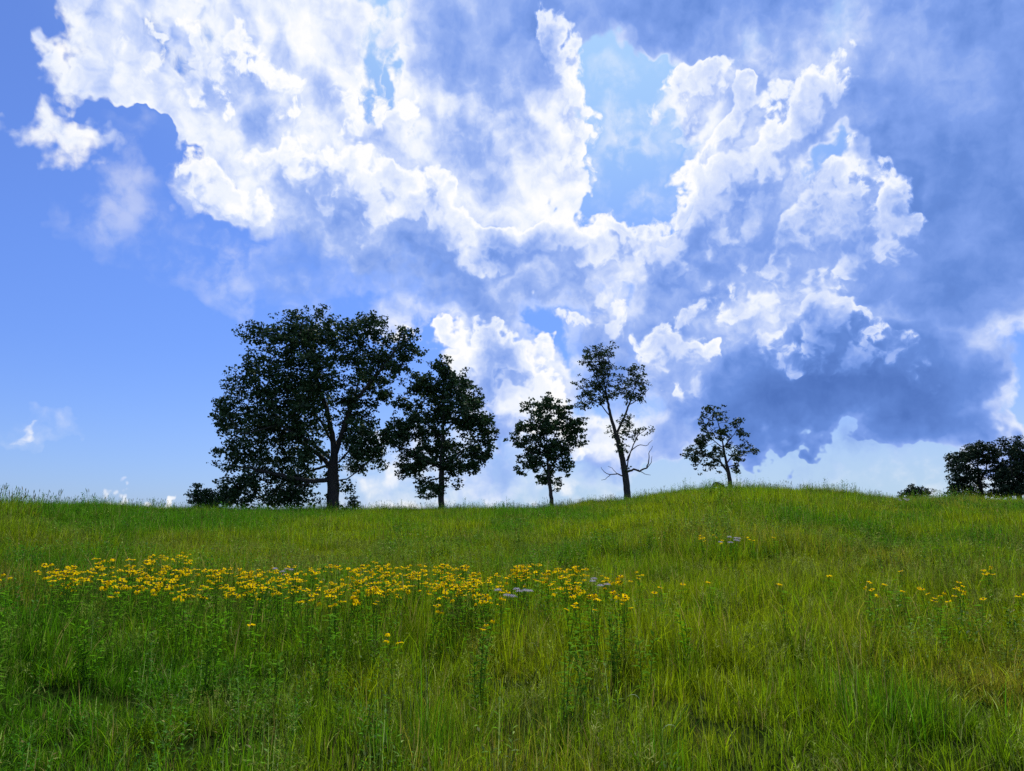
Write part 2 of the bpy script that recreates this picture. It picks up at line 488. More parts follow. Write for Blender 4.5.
def plain_mat(name, col, rough=0.8):
    m, gg, o = new_mat(name)
    b = gg.n('ShaderNodeBsdfPrincipled'); b.inputs['Base Color'].default_value = (*col, 1); b.inputs['Roughness'].default_value = rough
    t = gg.n('ShaderNodeTexCoord').outputs['Object']
    c = gg.ramp(gg.noise(t, 180.0, 3, 0.6), [(0.3, tuple(0.6 * k for k in col)), (0.7, tuple(min(1, 1.4 * k) for k in col))])
    gg.put(b.inputs['Base Color'], c)
    gg.t.links.new(b.outputs[0], o.inputs['Surface'])
    return m


M_DISC = plain_mat('flower_disc', (0.045, 0.018, 0.008))

# ------------------------------------------------------------------ the ground
def ground():
    rr = np.concatenate([[0.0], np.geomspace(0.6, 90, 210), np.geomspace(94, 4000, 40)])
    na = 300
    # more radii of the fan in front of the camera than behind it
    an = np.concatenate([np.linspace(-0.8, 0.8, 200, endpoint=False), np.linspace(0.8, 2 * math.pi - 0.8, 100, endpoint=False)])
    A, D = np.meshgrid(an, rr[1:])
    X, Y = D * np.sin(A), D * np.cos(A)
    Z = height(X, Y)
    v = np.stack([X.ravel(), Y.ravel(), Z.ravel()], 1)
    v = np.concatenate([v, [[0, 0, hz(0, 0)]]])
    nr = len(rr) - 1
    i, j = np.meshgrid(np.arange(nr - 1), np.arange(na), indexing='ij')
    jn = (j + 1) % na
    q = np.stack([i * na + j, i * na + jn, (i + 1) * na + jn, (i + 1) * na + j], -1).reshape(-1, 4)
    c = len(v) - 1
    q2 = np.array([[c, (k + 1) % na, k, k] for k in range(na)])
    m, gg, o = new_mat('soil_and_thatch')
    p = gg.n('ShaderNodeNewGeometry').outputs['Position']
    n1 = gg.noise(p, 0.35, 5, 0.6); n2 = gg.noise(p, 14.0, 6, 0.65)
    c1 = gg.ramp(n2, [(0.3, (0.008, 0.012, 0.003)), (0.5, (0.020, 0.032, 0.006)), (0.75, (0.050, 0.056, 0.014))])
    c2 = gg.ramp(n2, [(0.3, (0.008, 0.016, 0.003)), (0.7, (0.025, 0.050, 0.006))])
    b = gg.n('ShaderNodeBsdfDiffuse'); gg.put(b.inputs['Color'], gg.mix(gg.rng(n1, 0.4, 0.6), c1, c2))
    bp = gg.n('ShaderNodeBump'); bp.inputs['Strength'].default_value = 1.0; bp.inputs['Distance'].default_value = 0.05
    gg.put(bp.inputs['Height'], n2); gg.put(b.inputs['Normal'], bp.outputs[0])
    gg.t.links.new(b.outputs[0], o.inputs['Surface'])
    me = np_mesh('ground', v, q, m, True)
    ob = link('ground', me)
    tag(ob, 'uneven green meadow ground rising to a low grassy ridge', 'ground', kind='structure')
    return ob


ground()

# ------------------------------------------------------------------ grass, as clumps set out over the meadow
def blade(V, Q, A, B, x, y, h, w, lean, ang, seg, r, curl=1.6, face=None):
    """one tapered, bending blade"""
    ca, sa_ = math.cos(ang), math.sin(ang)
    fa = ang + math.pi / 2 if face is None else face
    cw, sw = math.cos(fa), math.sin(fa)
    b0 = len(V)
    for i in range(seg + 1):
        t = i / seg
        k = lean * t ** curl
        dx, dy = ca * k * h, sa_ * k * h
        z = h * t * (1 - 0.35 * lean * t)
        ww = w * (1 - t ** 2.2) * (0.75 + 0.5 * t if t < 0.5 else 1.0) * 0.5
        ww = max(ww, w * 0.04)
        V.append((x + dx - cw * ww, y + dy - sw * ww, z)); V.append((x + dx + cw * ww, y + dy + sw * ww, z))
        A += [r, r]; B += [t, t]
    for i in range(seg):
        a = b0 + 2 * i
        Q.append((a, a + 1, a + 3, a + 2))


def leaf_blade(V, Q, A, B, x, y, z, ln, w, ang, pitch, r):
    """a small pointed leaf: four points folded along the midrib"""
    ca, sa_ = math.cos(ang), math.sin(ang); cp, sp = math.cos(pitch), math.sin(pitch)
    b0 = len(V)
    pts = [(0, 0, 0), (0.45 * ln, -w / 2, 0.1 * w), (ln, 0, -0.12 * ln), (0.45 * ln, w / 2, 0.1 * w)]
    for (f, s, up) in pts:
        fx, fz = f * cp - up * sp, f * sp + up * cp
        V.append((x + ca * fx - sa_ * s, y + sa_ * fx + ca * s, z + fz)); A.append(r); B.append(0.7)
    Q.append((b0, b0 + 1, b0 + 2, b0 + 3))


def proto(name, build, mat):
    V, Q, A, B = [], [], [], []
    build(V, Q, A, B)
    me = np_mesh(name, V, Q, mat, True)
    a = me.attributes.new('rnd', 'FLOAT', 'POINT'); a.data.foreach_set('value', np.array(A, np.float32))
    b = me.attributes.new('along', 'FLOAT', 'POINT'); b.data.foreach_set('value', np.array(B, np.float32))
    return bpy.data.objects.new(name, me)


def fine_clump(n, rad, hmin, hmax, w, seg=4, tufts=5):
    def f(V, Q, A, B):
        cs = []
        for _ in range(tufts):
            rr = rad * math.sqrt(rnd.random()); th = rnd.random() * 6.283
            cs.append((rr * math.cos(th), rr * math.sin(th), 0.45 + 0.7 * rnd.random(), rnd.random()))
        for _ in range(n):
            cx, cy, hk, rb = rnd.choice(cs)
            th = rnd.random() * 6.283; rr = rad * 0.24 * abs(rnd.gauss(0, 1))
            x, y = cx + rr * math.cos(th), cy + rr * math.sin(th)
            h = (hmin + (hmax - hmin) * rnd.random() ** 1.3) * hk
            lean = 0.08 + 0.75 * rnd.random() ** 1.9
            ang = th + rnd.gauss(0, 0.7)
            r = min(0.999, max(0.0, 0.55 * rb + 0.45 * rnd.random()))
            blade(V, Q, A, B, x, y, h, w * (0.55 + 0.9 * rnd.random()), lean, ang, seg, r, 1.4 + 1.2 * rnd.random(), rnd.random() * 6.283)
    return f


def seed_clump(n, rad, hmin, hmax, thick=0.004, head=0.011, hl=0.12, loose=False):
    def f(V, Q, A, B):
        for _ in range(n):
            rr = rad * math.sqrt(rnd.random()); th = rnd.random() * 6.283
            x, y = rr * math.cos(th), rr * math.sin(th)
            h = hmin + (hmax - hmin) * rnd.random()
            lean = 0.03 + 0.2 * rnd.random() ** 1.5; ang = rnd.random() * 6.283
            r = 0.45 + 0.55 * rnd.random()
            fc = rnd.random() * 6.283
            b0 = len(V)
            # thin stalk of constant width, two crossed ribbons
            for q in (0, 1.57):
                cw, sw = math.cos(fc + q), math.sin(fc + q)
                b0 = len(V)
                for i in range(5):
                    t = i / 4; k = lean * t ** 2 * h
                    for s in (-1, 1):
                        V.append((x + math.cos(ang) * k + s * cw * thick / 2, y + math.sin(ang) * k + s * sw * thick / 2, h * t)); A.append(r); B.append(t)
                for i in range(4): Q.append((b0 + 2 * i, b0 + 2 * i + 1, b0 + 2 * i + 3, b0 + 2 * i + 2))
            tx, ty = x + math.cos(ang) * lean * h, y + math.sin(ang) * lean * h
            if loose:                                  # open panicle of little spikelets
                for j in range(12):
                    zz = h - hl * rnd.random() * 1.6
                    leaf_blade(V, Q, A, B, tx + rnd.gauss(0, 0.012), ty + rnd.gauss(0, 0.012), zz, 0.03 + 0.02 * rnd.random(), head * 0.8, rnd.random() * 6.28, 0.4 + rnd.random() * 0.8, min(1, r + 0.15))
            else:
                for q in (0, 1.05, 2.1):
                    cw, sw = math.cos(fc + q), math.sin(fc + q)
                    b0 = len(V)
                    for t, ww in ((0, .25), (0.3, 1), (0.7, .8), (1, .1)):
                        for s in (-1, 1):
                            V.append((tx + math.cos(ang) * lean * t * hl * 2 + s * cw * head * ww / 2, ty + math.sin(ang) * lean * t * hl * 2 + s * sw * head * ww / 2, h + t * hl)); A.append(min(1, r + 0.2)); B.append(1)
                    for i in range(3): Q.append((b0 + 2 * i, b0 + 2 * i + 1, b0 + 2 * i + 3, b0 + 2 * i + 2))
            blade(V, Q, A, B, x, y, h * 0.55, 0.006, 0.3 + 0.4 * rnd.random(), rnd.random() * 6.28, 3, 0.3 * rnd.random())
    return f


def herb_clump(n, rad, hmin, hmax, ll, lw):
    def f(V, Q, A, B):
        for _ in range(n):
            rr = rad * math.sqrt(rnd.random()); th = rnd.random() * 6.283
            x, y = rr * math.cos(th), rr * math.sin(th)
            h = hmin + (hmax - hmin) * rnd.random()
            lean = 0.15 * rnd.random(); ang = rnd.random() * 6.283; r = rnd.random() * 0.8
            blade(V, Q, A, B, x, y, h, 0.006, lean, ang, 4, r, 1.5)
            m = int(h / 0.035)
            for j in range(m):
                t = 0.2 + 0.8 * j / m
                k = lean * t ** 1.5 * h
                leaf_blade(V, Q, A, B, x + math.cos(ang) * k, y + math.sin(ang) * k, h * t, ll * (1.15 - 0.6 * t) * (0.7 + 0.5 * rnd.random()), lw * (0.8 + .4 * rnd.random()), j * 2.4 + rnd.gauss(0, .3), 0.1 + 0.7 * rnd.random(), min(1, max(0, r + rnd.gauss(0, .12))))
    return f


def scatter(name, protos, pts, label, cat):
    """stuff: one object whose geometry nodes set the clumps on given points"""
    col = bpy.data.collections.new(name + '_clumps')
    for o in protos: col.objects.link(o)
    x, y, z, rot, tilt, sx, sz, idx, tone, dry = pts
    me = bpy.data.meshes.new(name)
    n = len(x)
    me.vertices.add(n)
    me.vertices.foreach_set('co', np.stack([x, y, z], 1).astype(np.float32).ravel())
    def at(nm, ty, arr, key='value'):
        a = me.attributes.new(nm, ty, 'POINT'); a.data.foreach_set(key, np.ascontiguousarray(arr).ravel())
    at('rot', 'FLOAT_VECTOR', np.stack([tilt[0], tilt[1], rot], 1).astype(np.float32), 'vector')
    at('scl', 'FLOAT_VECTOR', np.stack([sx, sx, sz], 1).astype(np.float32), 'vector')
    at('idx', 'INT', idx.astype(np.int32))
    at('tone', 'FLOAT', tone.astype(np.float32)); at('dry', 'FLOAT', dry.astype(np.float32))
    o = link(name, me)
    t = bpy.data.node_groups.new(name + '_set_out', 'GeometryNodeTree')
    t.interface.new_socket('Geometry', in_out='INPUT', socket_type='NodeSocketGeometry')
    t.interface.new_socket('Geometry', in_out='OUTPUT', socket_type='NodeSocketGeometry')
    gi = t.nodes.new('NodeGroupInput'); go = t.nodes.new('NodeGroupOutput')
    ci = t.nodes.new('GeometryNodeCollectionInfo')
    ci.inputs['Collection'].default_value = col
    ci.inputs['Separate Children'].default_value = True
    ci.inputs['Reset Children'].default_value = True
    ip = t.nodes.new('GeometryNodeInstanceOnPoints')
    ip.inputs['Pick Instance'].default_value = True
    def na(nm, ty):
        q = t.nodes.new('GeometryNodeInputNamedAttribute'); q.data_type = ty; q.inputs['Name'].default_value = nm
        return q.outputs['Attribute']
    L = t.links.new
    L(gi.outputs[0], ip.inputs['Points']); L(ci.outputs[0], ip.inputs['Instance'])
    L(na('idx', 'INT'), ip.inputs['Instance Index']); L(na('rot', 'FLOAT_VECTOR'), ip.inputs['Rotation']); L(na('scl', 'FLOAT_VECTOR'), ip.inputs['Scale'])
    L(ip.outputs[0], go.inputs[0])
    md = o.modifiers.new('clumps', 'NODES'); md.node_group = t
    tag(o, label, cat, kind='stuff')
    return o


def wedge(d0, d1, per_m2, half=0.78):
    n = int(half * (d1 * d1 - d0 * d0) * per_m2)
    d = np.sqrt(rng.uniform(d0 * d0, d1 * d1, n)); a = rng.uniform(-half, half, n)
    return d * np.sin(a), d * np.cos(a)


def points(parts, keep=None, nproto=None, hs=(0.35, 1.55)):
    out = []
    for (x, y, base_idx, k, s0, s1, zs, *extra) in parts:
        n = len(x)
        hn = fbm(x / 1.1, y / 1.1, 21, 3) * 0.55 + fbm(x / 4.5, y / 4.5, 33, 3) * 0.45
        fr = np.clip((np.hypot(x, y) - 14) / 10, 0, 1)
        hn = hn * (1 - 0.5 * fr) + 0.5 * fr * (fbm(x / 1.3, y / 2.6, 121, 3) * 1.5 - 0.25)
        sx = rng.uniform(s0, s1, n)
        sz = sx * zs * (hs[0] + (hs[1] - hs[0]) * np.clip((hn - 0.25) / 0.5, 0, 1)) * rng.uniform(0.8, 1.15, n)
        big = fbm(x / 5.0, y / 9.0, 41, 4) * 0.6 + fbm(x / 1.4, y / 1.4, 47, 2) * 0.4
        big = big + fr * (fbm(x / 1.6, y / 4.5, 131, 3) - 0.5) * 0.75
        az = np.arctan2(x, y)
        d = np.hypot(x, y)
        tone = np.clip((big - 0.5) * 4.4 + 0.56 + 0.17 * az + rng.normal(0, 0.10, n) + 0.22 * np.clip((9 - d) / 5, 0, 1) - 0.42 * np.clip((d - 15) / 15, 0, 1) * np.clip(0.35 - az * 1.6, 0, 1), 0, 1)  # last term puts tree shade on the left slope into the grass tone
        tone = np.clip(tone - 0.75 * np.exp(-((d - 31) / 8) ** 2) * np.clip(-(az + 0.22) * 6, 0, 1), 0, 1)
        tone = np.clip(tone - 0.22 * np.clip((d - 26) / 10, 0, 1) * np.clip(1 - az * 2.5, 0, 1), 0, 1)
        if extra: tone = np.clip(tone + extra[0], 0, 1)
        dry = np.clip((fbm(x / 2.2, y / 3.4, 57, 4) - 0.5) * 2.0 + 0.10 * az, 0, 1)
        dry = np.clip(dry + 0.75 * np.exp(-((d - 44) / 8) ** 2 - ((az - 0.43) / 0.14) ** 2), 0, 1)
        out.append((x, y, height(x, y) - 0.01, rng.uniform(0, 6.283, n), (rng.normal(0, .06, n), rng.normal(0, .06, n)), sx, sz,
                    base_idx + rng.integers(0, k, n), tone, dry, hn))
    cat = [np.concatenate([o[i] for o in out]) if i != 4 else (np.concatenate([o[4][0] for o in out]), np.concatenate([o[4][1] for o in out])) for i in range(11)]
    if keep is not None:
        msk = keep(cat[0], cat[1], cat[10])
        cat = [c[msk] if i != 4 else (c[0][msk], c[1][msk]) for i, c in enumerate(cat)]
    return cat[:10]


near = [proto('grass_clump', fine_clump(150, 0.22, 0.08, 0.34, 0.0056, 4, 7), M_GRASS) for _ in range(7)]
mid = [proto('grass_clump', fine_clump(230, 0.36, 0.09, 0.40, 0.0068, 3, 12), M_GRASS) for _ in range(5)]
far = [proto('grass_clump', fine_clump(320, 0.62, 0.10, 0.42, 0.011, 3, 22), M_GRASS) for _ in range(4)]


def gaps(x, y, hn):
    # bare little hollows in the sward
    return fbm(x / 0.55, y / 0.55, 71, 3) + rng.uniform(-0.06, 0.06, len(x)) > 0.39


P = points([(*wedge(1.6, 8.5, 30), 0, 7, 0.75, 1.3, 0.80), (*wedge(8.0, 22, 20), 7, 5, 0.8, 1.3, 1.1), (*wedge(21, 66, 8.5), 12, 4, 0.8, 1.3, 1.05), (*wedge(10, 62, 0.55), 7, 5, 0.9, 1.5, 1.3, -0.9), (*wedge(3, 12, 0.8), 0, 7, 1.0, 1.5, 1.3, -0.6)], gaps)
# proto order inside the collection is alphabetical by name, as created
scatter('meadow_grass', near + mid + far, P, 'dense uneven meadow grass in fresh and olive greens', 'grass')

seedp = [proto('seed_stalks', seed_clump(12, 0.20, 0.26, 0.46, 0.0024, 0.008, 0.06), M_SEED) for _ in range(2)] + \
        [proto('seed_stalks', seed_clump(12, 0.22, 0.26, 0.48, 0.0022, 0.010, 0.08, True), M_SEED) for _ in range(2)] + \
        [proto('seed_stalks', seed_clump(7, 0.35, 0.55, 0.95, 0.006, 0.022, 0.14), M_SEED) for _ in range(2)]
xr, yr = wedge(27, 60, 1.0)
dcr = np.interp(W / 2 + xr / yr * F, CRU, CRD)
kk = np.abs(np.hypot(xr, yr) - dcr + 3) < 5
xr, yr = xr[kk], yr[kk]
P = points([(*wedge(2.2, 8, 3.5), 0, 4, 0.7, 1.0, 1.0), (*wedge(8, 22, 5.0), 0, 4, 0.85, 1.15, 1.0), (*wedge(20, 50, 0.8), 4, 2, 0.45, 0.7, 1.0), (xr, yr, 4, 2, 0.6, 1.0, 0.95)],
           lambda x, y, hn: fbm(x / 3.0, y / 3.0, 83, 3) + rng.uniform(-.15, .15, len(x)) > 0.45, hs=(0.8, 1.15))
scatter('seed_grass', seedp, P, 'thin pale seed stalks standing above the meadow grass', 'grass')

herbp = [proto('herb_clump', herb_clump(6, 0.16, 0.25, 0.5, 0.06, 0.016), M_HERB) for _ in range(3)] + \
        [proto('herb_clump', herb_clump(9, 0.30, 0.30, 0.6, 0.085, 0.026), M_HERB) for _ in range(3)]
P = points([(*wedge(2.2, 9, 6.0), 0, 3, 0.6, 1.1, 0.9), (*wedge(9, 22, 5.0), 3, 3, 0.7, 1.1, 1.0), (*wedge(22, 60, 1.2), 3, 3, 0.9, 1.4, 1.0)],
           lambda x, y, hn: fbm(x / 2.4, y / 2.4, 93, 3) + rng.uniform(-.12, .12, len(x)) > 0.48)
scatter('meadow_herbs', herbp, P, 'low leafy green herbs growing through the meadow grass', 'herbs')

KU = math.cos(PITCH)
# ------------------------------------------------------------------ trees
def tubes(chains, sides_of):
    V, Q = [], []
    for pts, rad in chains:
        n = len(pts)
        if n < 2: continue
        s = sides_of(rad[0])
        pts = np.array(pts); rad = np.array(rad)
        tan = np.gradient(pts, axis=0)
        tan /= np.linalg.norm(tan, axis=1)[:, None] + 1e-9
        ref = np.array([0.31, 0.94, 0.13])
        b0 = len(V)
        for i in range(n):
            t = tan[i]
            a = np.cross(t, ref); a /= np.linalg.norm(a) + 1e-9
            b = np.cross(t, a)
            for k in range(s):
                th = 6.2831853 * k / s
                V.append(pts[i] + (a * math.cos(th) + b * math.sin(th)) * rad[i])
        for i in range(n - 1):
            for k in range(s):
                k2 = (k + 1) % s
                Q.append((b0 + i * s + k, b0 + i * s + k2, b0 + (i + 1) * s + k2, b0 + (i + 1) * s + k))
    return np.array(V), np.array(Q)


def leaf_mesh(name, pos, size, mat, r):
    """leaf-sized folded faces, each turned its own way"""
    n = len(pos)
    d = r.normal(size=(n, 3)); d[:, 2] = d[:, 2] * 0.6 - 0.25
    d /= np.linalg.norm(d, axis=1)[:, None]
    q = r.normal(size=(n, 3))
    s = np.cross(d, q); s /= np.linalg.norm(s, axis=1)[:, None]
    up = np.cross(s, d)
    L = size[:, None]
    p0 = pos - d * L * 0.5
    p1 = pos - s * L * 0.36 + up * L * 0.10
    p2 = pos + d * L * 0.5
    p3 = pos + s * L * 0.36 + up * L * 0.10
    v = np.stack([p0, p1, p2, p3], 1).reshape(-1, 3)
    f = np.arange(n * 4).reshape(n, 4)
    return np_mesh(name, v, f, mat)


def make_tree(name, label, cat, D, base_u, lines, lobes, r_base, leaf, leaf_n, mat, seed, group=None, dens=1.0, dead=None,
              step=0.30, depth=0.9, droop=0.0, spread=0.30, trunk_part='trunk', points_n=None, tip_r=0.013, power=2.35, taper=0.5):
    """crown lobes and limb lines are read off the photo at distance D; depth comes from the lobes' own roundness"""
    r = np.random.default_rng(seed)
    mpp = D / F
    bx = (base_u - W / 2) * mpp * KU
    byd = D
    bz = hz(bx, byd)
    def P3(u, v, dy=0.0):
        # photo position at the tree's distance, relative to the tree's base
        return np.array([(u - W / 2) * mpp * KU - bx, dy, EYE.z + (HORIZON - v) * mpp - bz])
    nodes, par = [], []
    for li, ln in enumerate(lines):
        pts = [P3(*p) for p in ln]
        if li == 0: pts[0] = np.array([pts[0][0], 0.0, -0.25])
        start = None
        if li > 0:
            dd = [np.linalg.norm(np.array(q) - pts[0]) for q in nodes]
            start = int(np.argmin(dd))
        prev = start
        for a, b in zip(pts[:-1], pts[1:]):
            m = max(1, int(np.linalg.norm(b - a) / step))
            for i in range(m):
                if li > 0 and i == 0 and prev == start and np.linalg.norm(a - nodes[start]) < step: continue
                p = a + (b - a) * i / m + r.normal(size=3) * step * 0.06
                nodes.append(p); par.append(-1 if prev is None else prev); prev = len(nodes) - 1
        nodes.append(pts[-1]); par.append(prev)
    # attraction points inside the lobes
    areas = np.array([l[2] * l[3] for l in lobes], float)
    R_all = math.sqrt(areas.sum() / math.pi) * mpp
    cx = np.average([l[0] for l in lobes], weights=areas)
    npt = points_n or int(260 + areas.sum() * mpp * mpp * 11.0)
    att = []
    shift = []
    half_w = max(abs(l[0] - cx) + l[2] for l in lobes)
    for l in lobes:
        rel = min(1.0, abs(l[0] - cx) / half_w)
        shift.append(r.uniform(-1, 1) * depth * R_all * 0.62 * math.sqrt(max(0.05, 1 - rel * rel)))
    pick = r.choice(len(lobes), npt, p=areas / areas.sum())
    for i in pick:
        u, v, ru, rv = lobes[i][:4]
        q = r.normal(size=3); q /= np.linalg.norm(q); q *= r.random() ** 0.40
        rm = math.sqrt(ru * rv) * mpp
        p = P3(u + q[0] * ru, v + q[2] * rv, 0)
        sh = shift[i] if r.random() < 0.6 else r.uniform(-1, 1) * abs(shift[i])
        p[1] = sh + q[1] * rm * 1.25
        if p[2] > 0.25: att.append(p)
    att = np.array(att)
    alive = np.ones(len(att), bool)
    N = np.array(nodes); PR = list(par)
    best_d = np.full(len(att), 1e9); best_i = np.zeros(len(att), int)
    def upd(lo):
        nonlocal best_d, best_i
        dd = np.linalg.norm(att[:, None, :] - N[None, lo:, :], axis=2)
        k = dd.argmin(1); m = dd[np.arange(len(att)), k]
        w = m < best_d
        best_d[w] = m[w]; best_i[w] = k[w] + lo
    upd(0)
    trunk_n = len(N)
    kill = step * 1.25
    for it in range(140):
        alive &= best_d > kill
        if not alive.any(): break
        ids = np.nonzero(alive)[0]
        acc = {}
        for a in ids:
            dv = att[a] - N[best_i[a]]
            acc.setdefault(best_i[a], []).append(dv / (np.linalg.norm(dv) + 1e-9))
        new, np_ = [], []
        for k, dv in acc.items():
            g_ = np.sum(dv, 0)
            prev = PR[k]
            if prev >= 0:
                t = N[k] - N[prev]; g_ = g_ / (np.linalg.norm(g_) + 1e-9) + 0.45 * t / (np.linalg.norm(t) + 1e-9)
            g_ = g_ / (np.linalg.norm(g_) + 1e-9) + r.normal(size=3) * 0.16 + np.array([0, 0, -droop])
            g_ /= np.linalg.norm(g_) + 1e-9
            q = N[k] + g_ * step
            if np.min(np.linalg.norm(N - q, axis=1)) < step * 0.3: continue
            new.append(q); np_.append(int(k))
        if not new: break
        lo = len(N)
        N = np.vstack([N, new]); PR += np_
        upd(lo)
    n = len(N)
    kids = [[] for _ in range(n)]
    for i, p in enumerate(PR):
        if p >= 0: kids[p].append(i)
    # pipe model, tips first
    rad = np.zeros(n)
    order = []
    st = [i for i in range(n) if PR[i] < 0]
    while st:
        i = st.pop(); order.append(i); st += kids[i]
    for i in reversed(order):
        rad[i] = tip_r if not kids[i] else (sum(rad[k] ** power for k in kids[i])) ** (1 / power)
    sc = r_base / rad[0]
    big = rad > 0.03
    rad = np.where(rad > tip_r * 1.01, tip_r + (rad - tip_r) * max(0.35, (r_base - tip_r) / (rad[0] - tip_r)), rad)
    top = N[:, 2].max()
    rad = np.where(rad > tip_r * 1.5, np.maximum(tip_r * 1.5, rad * (1 - taper * np.clip((N[:, 2] - 0.15 * top) / (0.8 * top), 0, 1))), rad)
    chains = []
    stack = [(i, None) for i in range(n) if PR[i] < 0]
    while stack:
        i, fr = stack.pop()
        pts, rr = ([N[fr]], [min(rad[fr], rad[i] * 1.15)]) if fr is not None else ([], [])
        cur = i
        while True:
            fl = 1.0 + 0.55 * math.exp(-max(0, N[cur][2] + 0.2) / 0.35) if PR[i] < 0 or N[cur][2] < 0.6 else 1.0
            pts.append(N[cur]); rr.append(rad[cur] * fl)
            if not kids[cur]: break
            ks = sorted(kids[cur], key=lambda k: -rad[k])
            for k in ks[1:]: stack.append((k, cur))
            cur = ks[0]
        chains.append((pts, rr))
    V, Q = tubes(chains, lambda q: 10 if q > 0.12 else (6 if q > 0.035 else 4))
    root = link(name, None, loc=(bx, byd, bz))
    tag(root, label, cat, group)
    link(trunk_part, np_mesh(trunk_part, V, Q, M_BARK, True), root)
    if dead:
        for dl in dead:
            chs = []
            for ln, r0 in dl:
                pts = [P3(*p) for p in ln]
                fine = []
                for a, b in zip(pts[:-1], pts[1:]):
                    m = max(2, int(np.linalg.norm(b - a) / 0.15))
                    fine += [a + (b - a) * i / m + r.normal(size=3) * 0.02 for i in range(m)]
                fine.append(pts[-1])
                chs.append((fine, list(np.linspace(r0, 0.012, len(fine)))))
            v_, q_ = tubes(chs, lambda q: 6)
            link('dead_branch', np_mesh('dead_branch', v_, q_, M_BARK, True), root)
    # leaves round the twigs: sprays of a few leaves, so that gaps stay open between them
    tw = np.nonzero((rad < tip_r * 2.6) & (np.arange(n) >= trunk_n))[0]
    ends = np.array([i for i in tw if not kids[i]])
    allw = np.concatenate([tw, ends, ends])
    cl_n = max(1, leaf_n // 13)
    near_a = att[best_d < step * 2.2]
    c = N[r.choice(allw, cl_n)]
    if len(near_a) > 20:
        half = r.random(cl_n) < 0.3
        c = np.where(half[:, None], near_a[r.integers(0, len(near_a), cl_n)], c)
    c = c + r.normal(size=(cl_n, 3)) * spread * 0.75
    pos = np.repeat(c, 13, 0) + np.clip(r.normal(size=(cl_n * 13, 3)), -1.7, 1.7) * np.array([spread * 0.56, spread * 0.56, spread * 0.30])
    pos = pos[pos[:, 2] > 0.1]
    size = leaf * r.uniform(0.6, 1.35, len(pos))
    link('crown', leaf_mesh('crown', pos, size, mat, r), root)
    return root


def Ls(*a): return [tuple(x) for x in a]


make_tree('oak_tree', 'largest dark oak on the ridge with broad spreading crown reaching almost to the grass', 'tree', 54.5, 332,
    [Ls((332, 515), (332, 492), (331, 474), (332, 455), (329, 435), (322, 410), (312, 385), (304, 350), (297, 325)),
     Ls((333, 458), (340, 432, -.4), (348, 410, -.7), (362, 393, -1.0), (378, 374, -1.1), (395, 350, -1.2)),
     Ls((333, 482), (347, 480, -.5), (360, 473, -1), (374, 461, -1.3)),
     Ls((334, 466), (348, 453, -.6), (360, 445, -.9), (372, 441, -1.0)), Ls((345, 418, -.6), (356, 414, -.4), (366, 408, .2)),
     Ls((331, 480), (316, 483, -1), (300, 489, -2), (284, 492, -2.6)),
     Ls((316, 483, -1), (290, 479, -1.4), (262, 472, -1.7), (236, 468, -1.7)), Ls((262, 472, -1.7), (246, 484, -1.5), (234, 492, -1.3)),
     Ls((331, 470), (314, 455, .6), (290, 440, 1.2), (262, 425, 1.6), (238, 410, 1.8)),
     Ls((331, 462), (312, 445, -1.2), (285, 430, -2.5), (255, 440, -3.2)),
     Ls((330, 445), (312, 420, 1.5), (285, 395, 2.8), (262, 365, 3.2)),
     Ls((331, 450), (340, 420, 1.5), (345, 385, 2.4), (352, 345, 2.6)),
     Ls((331, 475), (318, 465, 2), (290, 470, 3.6), (262, 480, 4.2))],
    Ls((293, 322, 22, 19), (325, 330, 20, 17), (360, 326, 24, 17), (397, 338, 15, 12), (415, 352, 9, 7), (265, 344, 22, 18), (300, 352, 28, 22),
       (340, 352, 28, 20), (380, 360, 24, 15), (241, 368, 19, 18), (275, 382, 28, 24), (318, 382, 26, 22), (228, 396, 15, 18), (236, 422, 24, 15),
       (270, 422, 30, 22), (308, 422, 24, 26), (220, 426, 12, 8), (240, 452, 22, 16), (278, 456, 32, 22), (313, 456, 18, 20), (250, 482, 24, 14), (262, 497, 26, 9), (290, 502, 18, 6), (232, 500, 14, 8),
       (285, 484, 28, 12), (352, 462, 20, 10), (370, 453, 14, 9), (347, 402, 12, 8), (372, 381, 14, 7), (303, 497, 14, 6), (346, 486, 9, 6), (240, 499, 16, 7), (275, 502, 20, 5),
       (262, 402, 26, 16), (300, 395, 26, 18), (345, 435, 12, 9), (392, 370, 12, 9), (360, 374, 18, 11), (362, 432, 9, 7), (358, 449, 15, 9), (220, 410, 12, 14), (352, 402, 13, 9), (360, 416, 12, 8), (370, 440, 13, 9), (378, 460, 10, 8), (341, 418, 8, 8), (376, 392, 10, 6), (225, 470, 10, 10), (232, 488, 12, 9)),
    0.42, 0.205, 60000, M_OAK, 3, spread=0.34)

